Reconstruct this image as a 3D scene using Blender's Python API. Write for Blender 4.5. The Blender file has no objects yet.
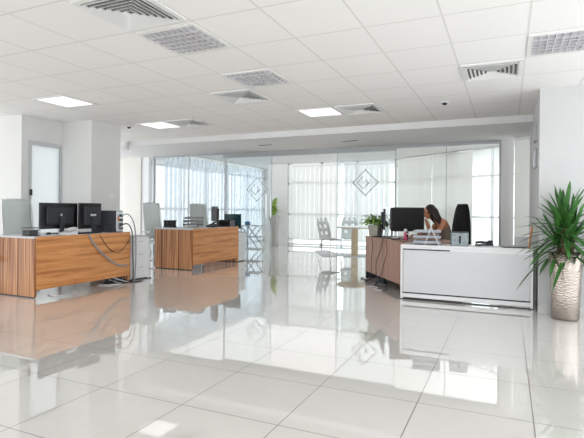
import bpy, bmesh, math, random
from mathutils import Vector, Matrix
random.seed(7)
S = bpy.context.scene
COL = S.collection
R = math.radians
H = 2.68          # tiled ceiling
HS = 2.57         # plasterboard soffit
HB = 2.80         # ceiling beyond the glass partition

# ------------------------------------------------------------------ materials
def mat(name, color, rough=.5, metal=0., spec=.5, coat=0., alpha=None):
    m = bpy.data.materials.new(name); m.use_nodes = True
    b = m.node_tree.nodes['Principled BSDF']
    b.inputs['Base Color'].default_value = (*color, 1)
    b.inputs['Roughness'].default_value = rough
    b.inputs['Metallic'].default_value = metal
    b.inputs['Specular IOR Level'].default_value = spec
    b.inputs['Coat Weight'].default_value = coat
    return m

def nodes(m):
    return m.node_tree.nodes, m.node_tree.links, m.node_tree.nodes['Principled BSDF']

def mottled(name, color, amount=.06, scale=8, rough=.5, metal=0., bump=0., bscale=60):
    m = mat(name, color, rough, metal)
    N, L, b = nodes(m)
    tc = N.new('ShaderNodeTexCoord')
    n = N.new('ShaderNodeTexNoise'); n.inputs['Scale'].default_value = scale; n.inputs['Detail'].default_value = 3
    L.new(tc.outputs['Object'], n.inputs['Vector'])
    r = N.new('ShaderNodeValToRGB')
    r.color_ramp.elements[0].position = .3; r.color_ramp.elements[1].position = .7
    r.color_ramp.elements[0].color = (*[max(0, c*(1-amount)) for c in color], 1)
    r.color_ramp.elements[1].color = (*[min(1, c*(1+amount)) for c in color], 1)
    L.new(n.outputs['Fac'], r.inputs['Fac']); L.new(r.outputs['Color'], b.inputs['Base Color'])
    if bump:
        n2 = N.new('ShaderNodeTexNoise'); n2.inputs['Scale'].default_value = bscale
        L.new(tc.outputs['Object'], n2.inputs['Vector'])
        bp = N.new('ShaderNodeBump'); bp.inputs['Strength'].default_value = bump; bp.inputs['Distance'].default_value = .01
        L.new(n2.outputs['Fac'], bp.inputs['Height']); L.new(bp.outputs['Normal'], b.inputs['Normal'])
    return m

def wood(name, stops, scale, rough=.4, detail=4, dist=0.):
    m = mat(name, (.4, .2, .1), rough)
    N, L, b = nodes(m)
    tc = N.new('ShaderNodeTexCoord'); mp = N.new('ShaderNodeMapping'); mp.inputs['Scale'].default_value = scale
    n = N.new('ShaderNodeTexNoise'); n.inputs['Scale'].default_value = 1; n.inputs['Detail'].default_value = detail
    n.inputs['Distortion'].default_value = dist
    L.new(tc.outputs['Object'], mp.inputs['Vector']); L.new(mp.outputs['Vector'], n.inputs['Vector'])
    r = N.new('ShaderNodeValToRGB'); e = r.color_ramp.elements
    while len(e) < len(stops): e.new(.5)
    for k, (p, c) in enumerate(stops): e[k].position = p; e[k].color = (*c, 1)
    L.new(n.outputs['Fac'], r.inputs['Fac']); L.new(r.outputs['Color'], b.inputs['Base Color'])
    return m

def grid_mat(name, color, line, x0, px, y0, py, w, rough, lrough, tint=.03, spec=.5, bump=False):
    """tiles ruled in the XY plane of the world"""
    m = mat(name, color, rough, spec=spec)
    N, L, b = nodes(m)
    tc = N.new('ShaderNodeTexCoord'); sep = N.new('ShaderNodeSeparateXYZ'); L.new(tc.outputs['Object'], sep.inputs[0])
    def M(op, a, c=None):
        n = N.new('ShaderNodeMath'); n.operation = op
        for i, v in enumerate((a, c)):
            if v is None: continue
            if isinstance(v, (int, float)): n.inputs[i].default_value = v
            else: L.new(v, n.inputs[i])
        return n.outputs[0]
    def axis(o, z, p):
        t = M('DIVIDE', M('SUBTRACT', o, z), p)
        fr = M('SUBTRACT', t, M('FLOOR', t))
        d = M('MULTIPLY', M('MINIMUM', fr, M('SUBTRACT', 1, fr)), p)
        return M('LESS_THAN', d, w/2), M('FLOOR', t)
    lx, ix = axis(sep.outputs['X'], x0, px); ly, iy = axis(sep.outputs['Y'], y0, py)
    ln = M('MAXIMUM', lx, ly)
    cm = N.new('ShaderNodeCombineXYZ'); L.new(ix, cm.inputs[0]); L.new(iy, cm.inputs[1])
    wn = N.new('ShaderNodeTexWhiteNoise'); wn.noise_dimensions = '2D'; L.new(cm.outputs[0], wn.inputs['Vector'])
    mx = N.new('ShaderNodeMix'); mx.data_type = 'RGBA'
    mx.inputs['A'].default_value = (*[c*(1-tint) for c in color], 1); mx.inputs['B'].default_value = (*[min(1, c*(1+tint)) for c in color], 1)
    L.new(wn.outputs['Value'], mx.inputs['Factor'])
    m2 = N.new('ShaderNodeMix'); m2.data_type = 'RGBA'; m2.inputs['B'].default_value = (*line, 1)
    L.new(mx.outputs['Result'], m2.inputs['A']); L.new(ln, m2.inputs['Factor'])
    L.new(m2.outputs['Result'], b.inputs['Base Color'])
    if spec > .6:
        b.inputs['Coat Weight'].default_value = .8; b.inputs['Coat IOR'].default_value = 1.7; b.inputs['Coat Roughness'].default_value = .02
    rr = M('ADD', M('MULTIPLY', ln, lrough-rough), rough)
    L.new(rr, b.inputs['Roughness'])
    if bump:
        tcn = N.new('ShaderNodeTexNoise'); tcn.inputs['Scale'].default_value = 1.6; tcn.inputs['Detail'].default_value = 1
        L.new(tc.outputs['Object'], tcn.inputs['Vector'])
        bp = N.new('ShaderNodeBump'); bp.inputs['Strength'].default_value = .03; bp.inputs['Distance'].default_value = .01
        L.new(tcn.outputs['Fac'], bp.inputs['Height']); L.new(bp.outputs['Normal'], b.inputs['Normal'])
    return m

def glass(name, tint, refl=1.0, body=0.0):
    m = bpy.data.materials.new(name); m.use_nodes = True
    N, L = m.node_tree.nodes, m.node_tree.links; N.clear()
    o = N.new('ShaderNodeOutputMaterial'); t = N.new('ShaderNodeBsdfTransparent'); t.inputs[0].default_value = (*tint, 1)
    g = N.new('ShaderNodeBsdfGlossy'); g.inputs['Roughness'].default_value = .02
    fr = N.new('ShaderNodeFresnel'); fr.inputs['IOR'].default_value = 1.45
    mu = N.new('ShaderNodeMath'); mu.operation = 'MULTIPLY'; mu.inputs[1].default_value = refl
    mx = N.new('ShaderNodeMixShader'); L.new(fr.outputs[0], mu.inputs[0]); L.new(mu.outputs[0], mx.inputs[0])
    L.new(t.outputs[0], mx.inputs[1]); L.new(g.outputs[0], mx.inputs[2])
    if body:
        d = N.new('ShaderNodeBsdfDiffuse'); d.inputs[0].default_value = (.85, .9, .9, 1)
        m2 = N.new('ShaderNodeMixShader'); m2.inputs[0].default_value = body
        L.new(mx.outputs[0], m2.inputs[1]); L.new(d.outputs[0], m2.inputs[2]); L.new(m2.outputs[0], o.inputs[0])
    else:
        L.new(mx.outputs[0], o.inputs[0])
    return m

def translucent(name, color, fac=.5, see=0.):
    m = bpy.data.materials.new(name); m.use_nodes = True
    N, L = m.node_tree.nodes, m.node_tree.links; N.clear()
    o = N.new('ShaderNodeOutputMaterial'); d = N.new('ShaderNodeBsdfDiffuse'); t = N.new('ShaderNodeBsdfTranslucent')
    d.inputs[0].default_value = (*color, 1); t.inputs[0].default_value = (*color, 1)
    mx = N.new('ShaderNodeMixShader'); mx.inputs[0].default_value = fac
    L.new(d.outputs[0], mx.inputs[1]); L.new(t.outputs[0], mx.inputs[2])
    last = mx.outputs[0]
    if see:
        tr = N.new('ShaderNodeBsdfTransparent'); m2 = N.new('ShaderNodeMixShader'); m2.inputs[0].default_value = see
        L.new(last, m2.inputs[1]); L.new(tr.outputs[0], m2.inputs[2]); last = m2.outputs[0]
    L.new(last, o.inputs[0])
    return m

def emit(name, color, strength):
    m = bpy.data.materials.new(name); m.use_nodes = True
    N, L = m.node_tree.nodes, m.node_tree.links; N.clear()
    o = N.new('ShaderNodeOutputMaterial'); e = N.new('ShaderNodeEmission')
    e.inputs[0].default_value = (*color, 1); e.inputs[1].default_value = strength
    L.new(e.outputs[0], o.inputs[0]); return m

M = dict(
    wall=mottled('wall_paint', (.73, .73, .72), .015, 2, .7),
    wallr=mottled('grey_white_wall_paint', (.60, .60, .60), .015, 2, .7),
    wallwarm=mottled('warm_wall_paint', (.76, .74, .70), .02, 2, .7),
    ceil=grid_mat('ceiling_tile', (.88, .865, .85), (.72, .705, .685), .14, .605, 3.09, .663, .016, .85, .85, .012),
    soff=mottled('plasterboard', (.80, .80, .80), .01, 2, .8),
    floor=grid_mat('polished_floor_tile', (.76, .735, .70), (.22, .205, .19), -1.16, .652, 2.40, .656, .0065, .03, .3, .018, spec=.8, bump=True),
    skirt=mat('skirting_tile', (.62, .61, .59), .15),
    woodh=wood('orange_walnut_grain', [(.30, (.38, .13, .036)), (.45, (.62, .26, .085)), (.60, (.72, .34, .125)), (.75, (.56, .22, .065))], (3, 1.0, 16), .38, 5, .6),
    woodv=wood('striped_walnut', [(.36, (.15, .05, .02)), (.44, (.38, .145, .05)), (.50, (.62, .32, .15)), (.58, (.25, .09, .033)), (.66, (.56, .28, .13))], (17, 17, .25), .38, 2, 0),
    woodp=wood('pinkish_walnut', [(.32, (.30, .15, .105)), (.48, (.44, .27, .205)), (.66, (.36, .19, .13))], (12, 12, .3), .42, 2, 0),
    woodt=wood('light_oak', [(.3, (.42, .28, .13)), (.6, (.55, .38, .19))], (14, 14, .8), .4),
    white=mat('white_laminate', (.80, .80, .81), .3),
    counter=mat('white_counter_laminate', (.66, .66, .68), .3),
    wplastic=mat('white_plastic', (.78, .79, .79), .4),
    dtop=mat('pale_desktop_laminate', (.62, .62, .64), .35),
    grey=mat('grey_laminate', (.42, .42, .44), .4),
    shell=mat('pale_grey_shell', (.50, .53, .54), .4),
    traygrey=mat('blue_grey_tray_plastic', (.36, .40, .46), .35),
    boxgrey=mottled('blue_grey_box', (.30, .35, .37), .25, 30, .5),
    lgrey=mat('light_grey_plastic', (.55, .56, .57), .45),
    dark=mat('black_plastic', (.012, .012, .014), .35),
    dark2=mat('charcoal_plastic', (.026, .028, .036), .5),
    screen=mat('black_gloss_screen', (.006, .006, .007), .45, spec=.25),
    teal=mat('dark_teal_screen', (.02, .06, .07), .2),
    alu=mat('satin_aluminium', (.62, .63, .64), .3, 1.0),
    frame=mat('grey_aluminium_frame', (.42, .43, .44), .4, .6),
    pframe=mat('pale_window_frame', (.84, .85, .87), .4),
    metalw=mat('white_painted_metal', (.80, .80, .79), .4),
    chrome=mat('chrome', (.75, .75, .76), .12, 1.0),
    mesh=translucent('pale_mesh_fabric', (.76, .80, .79), .35),
    slat=translucent('white_blind_fabric', (.86, .90, .95), .66),
    slatw=translucent('bright_white_blind_fabric', (.95, .95, .94), .72),
    slatg=translucent('grey_white_blind_fabric', (.86, .86, .84), .45),
    clear=glass('clear_glass', (.97, .985, .98), .75),
    gtint=glass('sliding_door_glass', (.955, .985, .985), .8, .012),
    frost=translucent('frosted_glass', (.93, .955, .96), .85),
    film=translucent('frosted_film', (.78, .80, .82), .5, .6),
    vdark=mat('duct_grey', (.16, .16, .15), .8),
    louver=mat('louvre_metal', (.80, .79, .81), .3, .5),
    reflector=mat('lamp_reflector', (.55, .53, .56), .35, .3),
    lit=emit('lit_diffuser', (1, .99, .97), .85),
    cable_b=mat('black_cable', (.02, .02, .025), .5),
    cable_g=mat('grey_cable', (.30, .32, .36), .5),
    cable_w=mat('white_cable', (.62, .64, .68), .5),
    clearplastic=glass('smoky_plastic', (.62, .64, .68), 1.0, .35),
    meshwire=mat('grey_wire_mesh', (.16, .16, .17), .45, .6),
    paper=mat('paper', (.78, .78, .80), .7),
    pot_w=mat('white_glazed_pot', (.36, .35, .32), .35),
    pot_g=mottled('beige_grey_pot', (.42, .40, .34), .1, 20, .6),
    soil=mottled('soil', (.05, .03, .02), .3, 40, .9),
    leafd=mottled('dark_green_leaf', (.045, .15, .03), .4, 9, .38),
    leafm=mottled('bright_green_leaf', (.17, .33, .045), .35, 30, .45),
    leafy=mottled('yellow_green_leaf', (.36, .50, .12), .25, 20, .45),
    trunk=mottled('yucca_trunk', (.16, .10, .06), .25, 30, .85),
    orange=mat('orange_card', (.62, .20, .03), .5),
    blue=mat('blue_plastic', (.02, .13, .25), .35),
    pink=mat('pink_plastic', (.55, .06, .16), .4),
    skin=mottled('warm_brown_skin', (.60, .27, .15), .06, 12, .5),
    lip=mat('lip_skin', (.38, .10, .08), .4),
    eye=mat('dark_eye', (.02, .015, .012), .2),
    hair=mottled('dark_brown_hair', (.022, .012, .009), .5, 40, .45),
    top=mottled('taupe_knit', (.25, .20, .15), .1, 50, .85),
    trousers=mat('black_cloth', (.02, .02, .025), .85),
    fabric=mottled('black_upholstery', (.010, .010, .011), .2, 60, .9),
    silver=None,
)
def hammered():
    m = mat('hammered_silver', (.46, .40, .355), .24, 1.0)
    N, L, b = nodes(m)
    tc = N.new('ShaderNodeTexCoord'); mp = N.new('ShaderNodeMapping'); mp.inputs['Scale'].default_value = (38, 38, 62)
    v = N.new('ShaderNodeTexVoronoi'); v.inputs['Scale'].default_value = 1
    L.new(tc.outputs['Object'], mp.inputs['Vector']); L.new(mp.outputs['Vector'], v.inputs['Vector'])
    bp = N.new('ShaderNodeBump'); bp.inputs['Strength'].default_value = .6; bp.inputs['Distance'].default_value = .006
    L.new(v.outputs['Distance'], bp.inputs['Height']); L.new(bp.outputs['Normal'], b.inputs['Normal'])
    return m
M['silver'] = hammered()

# ------------------------------------------------------------------ mesh building
class MB:
    def __init__(s): s.bm = bmesh.new()
    def box(s, c, d, rz=0, rot=None, mi=0):
        mtx = Matrix.Translation(c) @ (rot if rot is not None else Matrix.Rotation(rz, 4, 'Z')) @ Matrix.Diagonal((*d, 1))
        r = bmesh.ops.create_cube(s.bm, size=1, matrix=mtx)
        if mi:
            for f in {f for v in r['verts'] for f in v.link_faces}: f.material_index = mi
        return s
    def b2(s, x0, x1, y0, y1, z0, z1, mi=0):
        return s.box(((x0+x1)/2, (y0+y1)/2, (z0+z1)/2), (x1-x0, y1-y0, z1-z0), mi=mi)
    def bar(s, a, b, r=.01, seg=8, r2=None):
        a, b = Vector(a), Vector(b); d = b-a
        q = d.to_track_quat('Z', 'Y').to_matrix().to_4x4()
        bmesh.ops.create_cone(s.bm, cap_ends=True, segments=seg, radius1=r, radius2=r if r2 is None else r2, depth=d.length, matrix=Matrix.Translation((a+b)/2) @ q)
        return s
    def flat(s, a, b, w, t, up=(0, 0, 1)):
        """rectangular bar a->b, w along up, t across"""
        a, b = Vector(a), Vector(b); d = (b-a); z = d.normalized(); y = Vector(up); x = y.cross(z).normalized(); y = z.cross(x)
        m = Matrix((x, y, z)).transposed().to_4x4()
        bmesh.ops.create_cube(s.bm, size=1, matrix=Matrix.Translation((a+b)/2) @ m @ Matrix.Diagonal((t, w, d.length, 1)))
        return s
    def sph(s, c, r, sc=(1, 1, 1), seg=12, rot=None):
        bmesh.ops.create_uvsphere(s.bm, u_segments=seg, v_segments=max(6, seg//2+2), radius=r, matrix=Matrix.Translation(c) @ (rot or Matrix()) @ Matrix.Diagonal((*sc, 1)))
        return s
    def lathe(s, prof, seg=24, c=(0, 0, 0), sq=False, rz=0, cap=True):
        rings = []
        for r, z in prof:
            ring = []
            for k in range(seg):
                a = 2*math.pi*k/seg + rz
                ring.append(s.bm.verts.new((c[0]+r*math.cos(a), c[1]+r*math.sin(a), c[2]+z)))
            rings.append(ring)
        for a, b in zip(rings, rings[1:]):
            for k in range(seg):
                s.bm.faces.new((a[k], a[(k+1) % seg], b[(k+1) % seg], b[k]))
        if cap:
            s.bm.faces.new(rings[0][::-1]); s.bm.faces.new(rings[-1])
        return s
    def tube(s, pts, r=.006, seg=6, sub=5):
        P = [Vector(p) for p in pts]; out = []
        for i in range(len(P)-1):
            p0 = P[i-1] if i else P[0]; p1 = P[i]; p2 = P[i+1]; p3 = P[i+2] if i+2 < len(P) else P[-1]
            for k in range(sub):
                t = k/sub
                out.append(.5*((2*p1)+(-p0+p2)*t+(2*p0-5*p1+4*p2-p3)*t*t+(-p0+3*p1-3*p2+p3)*t**3))
        out.append(P[-1]); rings = []
        for i, p in enumerate(out):
            d = (out[min(i+1, len(out)-1)]-out[max(i-1, 0)]).normalized()
            u = d.cross(Vector((.3, .2, 1))).normalized(); w = d.cross(u)
            rings.append([s.bm.verts.new(p+r*(u*math.cos(2*math.pi*k/seg)+w*math.sin(2*math.pi*k/seg))) for k in range(seg)])
        for a, b in zip(rings, rings[1:]):
            for k in range(seg): s.bm.faces.new((a[k], a[(k+1) % seg], b[(k+1) % seg], b[k]))
        s.bm.faces.new(rings[0][::-1]); s.bm.faces.new(rings[-1])
        return s
    def prism(s, poly, z0, z1, mtx=Matrix()):
        """polygon in XY extruded along Z, then mtx"""
        a = [s.bm.verts.new(mtx @ Vector((x, y, z0))) for x, y in poly]
        b = [s.bm.verts.new(mtx @ Vector((x, y, z1))) for x, y in poly]
        n = len(poly)
        s.bm.faces.new(a[::-1]); s.bm.faces.new(b)
        for k in range(n): s.bm.faces.new((a[k], a[(k+1) % n], b[(k+1) % n], b[k]))
        return s
    def blade(s, base, d, L, w, droop, up=Vector((0, 0, 1)), n=6, fold=.25):
        """a folded strap leaf arching from base along d"""
        d = Vector(d).normalized(); side = d.cross(up)
        side = side.normalized() if side.length > .05 else Vector((1, 0, 0))
        rows = []
        for i in range(n+1):
            t = i/n
            c = Vector(base)+d*L*t - up*droop*L*t**2.2
            ww = w*(.45+1.6*t)*(1-t)**.6 if t < 1 else 0
            ww = max(ww, .0008)
            nrm = side.cross(d).normalized()
            rows.append([s.bm.verts.new(c-side*ww+nrm*ww*fold), s.bm.verts.new(c), s.bm.verts.new(c+side*ww+nrm*ww*fold)])
        for a, b in zip(rows, rows[1:]):
            s.bm.faces.new((a[0], a[1], b[1], b[0])); s.bm.faces.new((a[1], a[2], b[2], b[1]))
        return s
    def build(s, name, m, parent=None, bevel=0, smooth=False, thick=0):
        bmesh.ops.recalc_face_normals(s.bm, faces=s.bm.faces)
        me = bpy.data.meshes.new(name); s.bm.to_mesh(me); s.bm.free()
        for mm in (m if isinstance(m, (list, tuple)) else [m]): me.materials.append(M[mm] if isinstance(mm, str) else mm)
        if smooth:
            for p in me.polygons: p.use_smooth = True
        o = bpy.data.objects.new(name, me); COL.objects.link(o)
        if parent: o.parent = parent
        if thick:
            md = o.modifiers.new('thick', 'SOLIDIFY'); md.thickness = thick
        if bevel:
            md = o.modifiers.new('bevel', 'BEVEL'); md.width = bevel; md.segments = 2; md.limit_method = 'ANGLE'
        return o

def thing(name, label, cat, loc=(0, 0, 0), rz=0, group=None):
    o = bpy.data.objects.new(name, None); COL.objects.link(o)
    o.location = loc; o.rotation_euler = (0, 0, rz); o.empty_display_size = .1
    o['label'] = label; o['category'] = cat
    if group: o['group'] = group
    return o
def tag(o, label, cat, group=None):
    o['label'] = label; o['category'] = cat
    if group: o['group'] = group
    return o
def struct(o):
    o['kind'] = 'structure'; return o
def sempty(name, loc=(0, 0, 0), rz=0):
    o = bpy.data.objects.new(name, None); COL.objects.link(o); o.location = loc; o.rotation_euler = (0, 0, rz)
    o['kind'] = 'structure'; return o
def dup(root, loc, rz, label=None, group=None):
    def rec(o, p):
        c = o.copy(); COL.objects.link(c)
        if p: c.parent = p
        for ch in o.children: rec(ch, c)
        return c
    c = rec(root, None); c.location = loc; c.rotation_euler = (0, 0, rz)
    if label: c['label'] = label
    if group: c['group'] = group
    return c

# ------------------------------------------------------------------ the room
struct(MB().b2(-11, 2.5, -8, 18, -.12, 0).build('floor', 'floor'))
ce = struct(MB().b2(-11, 2.5, -8, 8.1, H, H+.1).build('ceiling', 'ceil'))
struct(MB().b2(-11, 2.5, 8.1, 10.06, HS, H+.1).build('trim_1', 'soff'))                 # dropped soffit before the partition
struct(MB().b2(-11, 2.5, 10.06, 18, HB, HB+.1).build('ceiling', 'soff'))

struct(MB().b2(-9.5, -7.05, 5.15, 5.27, 0, H).build('wall_left_front', 'wall'))
w = MB().b2(-7.17, -7.05, 5.27, 5.32, 0, H).b2(-7.17, -7.05, 5.87, 5.9, 0, H).b2(-7.17, -7.05, 5.32, 5.87, 2.23, H)
struct(w.build('wall_left_door', 'wall'))
struct(MB().b2(-7.17, -6.35, 5.9, 6.02, 0, H).b2(-6.47, -6.35, 6.02, 6.55, 0, H).build('wall_left_middle', 'wall'))
struct(MB().b2(-11, -8.93, 9.96, 10.08, 0, HS).build('wall_left_back', 'wallwarm'))
struct(MB().b2(-8.93, -8.70, 10.0, 10.08, 0, HS).build('trim_2', 'pframe'))
# frosted door in the left wall
d = sempty('door_3', (-7.05, 5.595, 0))
MB().b2(-.06, .015, -.33, -.275, 0, 2.29).b2(-.06, .015, .275, .33, 0, 2.29).b2(-.06, .015, -.275, .275, 2.235, 2.29).build('door_frame', 'lgrey', d)
MB().b2(-.045, -.02, -.27, .27, .01, 2.23).build('door_panel', 'frost', d)
MB().b2(-.02, .045, -.31, -.28, 1.40, 1.50).build('door_handle', 'dark', d, .004)

# column beyond the partition on the left, and the pier between the partition and the right bay
struct(MB().b2(-7.62, -6.88, 14.8, 15.4, 0, HB).build('wall_column', 'wall'))
struct(MB().b2(-.12, .10, 9.9, 10.2, 0, HS).build('wall_pier', 'wall'))
# near right wall with its skirting
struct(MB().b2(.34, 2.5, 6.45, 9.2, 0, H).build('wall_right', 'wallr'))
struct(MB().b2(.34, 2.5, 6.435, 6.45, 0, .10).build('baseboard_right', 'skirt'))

# ------------------------------------------------------------------ windows
def window(name, a, b, z0, z1, mull, rails, fm, fw=.05, glassm='clear'):
    """glazed wall from a to b; mull = fractions of verticals, rails = heights"""
    a, b = Vector((*a, 0)), Vector((*b, 0)); L = (b-a).length; rz = math.atan2(b.y-a.y, b.x-a.x)
    w = sempty(name, a, rz)
    m = MB()
    for t in mull: m.b2(L*t-fw/2, L*t+fw/2, -fw/2, fw/2, z0, z1)
    for z in rails: m.b2(0, L, -fw/2, fw/2, z-fw/2, z+fw/2)
    m.build('window_frame', fm, w)
    MB().b2(0, L, -.006, .006, z0, z1).build('window_pane', glassm, w)
    return w
window('window_1', (-8.74, 10.1), (-8.74, 16.6), 0, HB, (0, .2, .4, .6, .8, 1), (.04, 1.2, 2.42, 2.77), 'pframe', .07)
struct(MB().b2(-8.75, -7.62, 16.6, 16.7, 0, HB).build('wall_back_left', 'wall'))
window('window_2', (-6.88, 14.95), (-3.2, 14.95), 0, HB, (0, .333, .667, 1), (.04, .22, 1.06, 2.10, 2.77), 'pframe', .06)
window('window_3', (-3.2, 14.95), (.6, 12.1), 0, HB, (0, .25, .5, .75, 1), (.04, 1.06, 2.10, 2.77), 'pframe', .06)

def blind(name, label, a, b, z0, z1, pitch, w, ang, m, group, skip=lambda t: False):
    a, b = Vector((*a, 0)), Vector((*b, 0)); L = (b-a).length; rz = math.atan2(b.y-a.y, b.x-a.x)
    t = thing('vertical_blind', label, 'blind', a, rz, group)
    MB().b2(0, L, -.03, .03, z1-.05, z1).build('headrail', 'metalw', t)
    s = MB(); n = int(L/pitch)
    for k in range(n):
        x = (k+.5)*pitch
        s.box((x, 0, (z0+z1-.05)/2), (w, .003, z1-.05-z0), R(ang+random.uniform(-4, 4)))
    s.build('slats', m, t)
    return t
for k, (y0, y1, where) in enumerate([(10.5, 12.5, 'first and nearest bay of the long left window wall'),
                                     (12.52, 14.5, 'middle bay of the long left window wall'),
                                     (14.52, 16.5, 'farthest bay behind the left glass door')]):
    blind('vertical_blind', 'white vertical blind hanging in the '+where, (-8.6, y0), (-8.6, y1), .05, HB-.02, .20, .172, 14, 'slat', 'vertical blinds along the left window')
blind('vertical_blind', 'bright white vertical blind on the back window, left part beside the column', (-6.7, 14.82), (-5.0, 14.82), .22, 2.72, .165, .15, 14, 'slatw', 'vertical blinds on the back window')
blind('vertical_blind', 'bright white vertical blind on the back window behind the meeting table', (-4.85, 14.82), (-3.2, 14.82), .22, 2.72, .165, .15, 14, 'slatw', 'vertical blinds on the back window')
dv = Vector((.8, -.6))
def pa(s): p = Vector((-3.1, 14.70))+dv*s; return (p.x, p.y)
blind('vertical_blind', 'closed grey-white vertical blind behind the black monitor', pa(.05), pa(1.45), .05, HB-.02, .105, .11, 9, 'slatg', 'closed vertical blinds in the angled bay')
blind('vertical_blind', 'closed grey-white vertical blind behind the seated person', pa(1.47), pa(2.85), .05, HB-.02, .105, .11, 9, 'slatg', 'closed vertical blinds in the angled bay')
blind('vertical_blind', 'narrow grey-white vertical blind between the white pier and the right wall', (.12, 9.75), (.62, 9.25), .05, HS-.01, .10, .10, 20, 'slatg', 'closed vertical blinds in the angled bay')

# ------------------------------------------------------------------ glass partition
def gpanel(name, x0, x1, y, z1, m='clear', frame=None):
    t = sempty(name, ((x0+x1)/2, y, 0)); h = (x1-x0)/2
    MB().b2(-h, h, -.006, .006, .01, z1).build('glass_panel', m, t)
    return t, h
t, h = gpanel('window_4', -8.50, -6.32, 10.0, HS-.03)
MB().b2(-h-.05, -h, -.04, .04, 0, HS).b2(-h, h, -.03, .03, HS-.035, HS).b2(-h, h, -.02, .02, 0, .02).build('window_frame', 'frame', t)
MB().b2(.0, .012, -.012, .012, .02, HS-.04).b2(h-.012, h, -.012, .012, .02, HS-.04).build('glass_joint', 'lgrey', t)
t, h = gpanel('window_5', -2.15, -.16, 10.0, HS-.05)
MB().b2(h-.0, h+.05, -.04, .04, 0, HS).b2(-h, h, -.04, .04, HS-.06, HS).b2(-h, h, -.03, .03, 0, .03).build('window_frame', 'frame', t)
MB().b2(-h, -h+.012, -.012, .012, .02, HS-.06).b2(.02, .032, -.012, .012, .02, HS-.06).build('glass_joint', 'lgrey', t)
struct(MB().b2(-6.34, -2.13, 9.93, 10.03, HS-.115, HS).build('trim_3', 'frame'))       # sliding-door track
def logo(t, cx, cz, s):
    m = MB()
    def ring(cx, cz, a, w, br=()):
        o = [(a, 0), (0, a), (-a, 0), (0, -a)]; i = [(a-w, 0), (0, a-w), (-(a-w), 0), (0, -(a-w))]
        for k in range(4):
            if k in br: continue
            q = [o[k], o[(k+1) % 4], i[(k+1) % 4], i[k]]
            m.prism([(cx+x, cz+z) for x, z in q], -.002, .002, Matrix.Rotation(R(90), 4, 'X') @ Matrix())
    ring(cx, cz, s, s*.17)
    ring(cx-s*.16, cz, s*.52, s*.15, (0,))
    ring(cx+s*.02, cz, s*.26, s*.13, (1, 2))
    o = m.build('frosted_logo', 'film', t); o.location = (0, -.010, 0); return o
def slider(name, x0, x1, y, hx, lx, lz):
    t, h = gpanel(name, x0, x1, y, HS-.06, 'gtint'); c = (x0+x1)/2
    MB().b2(-h, -h+.01, -.008, .008, .01, HS-.06).b2(h-.01, h, -.008, .008, .01, HS-.06).build('glass_edge', 'lgrey', t)
    m = MB()
    m.bar((hx-c-.035, -.045, 1.02), (hx-c-.035, -.045, 1.57), .013).bar((hx-c-.035, -.045, 1.10), (hx-c-.035, -.006, 1.10), .008).bar((hx-c-.035, -.045, 1.49), (hx-c-.035, -.006, 1.49), .008)
    m.build('door_handle', 'alu', t)
    m = MB()
    m.bar((hx-c+.035, .045, 1.02), (hx-c+.035, .045, 1.57), .013).bar((hx-c+.035, .045, 1.10), (hx-c+.035, .006, 1.10), .008).bar((hx-c+.035, .045, 1.49), (hx-c+.035, .006, 1.49), .008)
    m.build('door_handle', 'alu', t)
    logo(t, lx-c, lz, .30)
slider('door_1', -6.28, -5.02, 9.965, -5.11, -5.41, 1.68)
slider('door_2', -3.42, -2.13, 9.965, -3.33, -2.78, 1.80)

# ------------------------------------------------------------------ ceiling fixtures
GX, GY = .605, .663
def cell(i, j): return (.14+(i+.5)*GX, 3.09+(j+.5)*GY)
def make_vent():
    t = thing('ceiling_vent', '', 'vent', (0, 0, H))
    m = MB()
    for s in (-1, 1):
        m.b2(-.29, .29, s*.275-.022, s*.275+.022, -.012, 0).b2(s*.275-.022, s*.275+.022, -.25, .25, -.012, 0)
    m.build('vent_frame', 'metalw', t)
    MB().b2(-.26, .26, -.26, .26, -.003, -.001).build('duct_opening', 'vdark', t)
    for k in range(6):
        a = .250-k*.040; b = a-.015
        f = MB()
        q = [(-1, -1), (1, -1), (1, 1), (-1, 1)]
        lo = [f.bm.verts.new((x*a, y*a, -.026)) for x, y in q]; hi = [f.bm.verts.new((x*b, y*b, -.004)) for x, y in q]
        for i in range(4): f.bm.faces.new((lo[i], lo[(i+1) % 4], hi[(i+1) % 4], hi[i]))
        f.build('vent_louvre', 'metalw', t, thick=.002)
    return t
vent0 = make_vent()
VG = 'square louvred air vents in the tiled ceiling'
vents = [((-5, -1), 'large square louvred air vent nearest the camera, top left of the ceiling'),
         ((-6, 3), 'square air vent left of and just beyond the bluish ceiling light'),
         ((-9, 5), 'distant square air vent beside the far left lit ceiling light'),
         ((-4, 5), 'square air vent right beside the bright lit panel in the middle of the ceiling'),
         ((-1, 3), 'square louvred air vent on the right, left of the right wall')]
for k, ((i, j), lb) in enumerate(vents):
    x, y = cell(i, j)
    if k == 0:
        vent0.location = (x, y, H); vent0['label'] = lb; vent0['group'] = VG
    else: dup(vent0, (x, y, H), 0, lb, VG)
def make_light(lit, refl='louver'):
    t = thing('ceiling_light', '', 'light', (0, 0, H))
    m = MB()
    for s in (-1, 1):
        m.b2(-.295, .295, s*.275-.018, s*.275+.018, -.010, 0).b2(s*.277-.018, s*.277+.018, -.257, .257, -.010, 0)
    m.build('light_frame', 'metalw', t)
    MB().b2(-.26, .26, -.257, .257, -.003, -.001).build('diffuser', 'lit' if lit else 'reflector', t)
    if not lit:
        m = MB()
        for k in range(1, 6): m.b2(-.26, .26, -.257+k*.0857-.004, -.257+k*.0857+.004, -.024, -.003)
        for k in range(1, 9): m.b2(-.26+k*.0578-.003, -.26+k*.0578+.003, -.257, .257, -.020, -.003)
        m.build('louvre_grid', refl, t)
    return t
LG = 'square recessed ceiling lights'
la = make_light(False); lb_ = make_light(True)
first = {0: True, 1: True}
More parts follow.
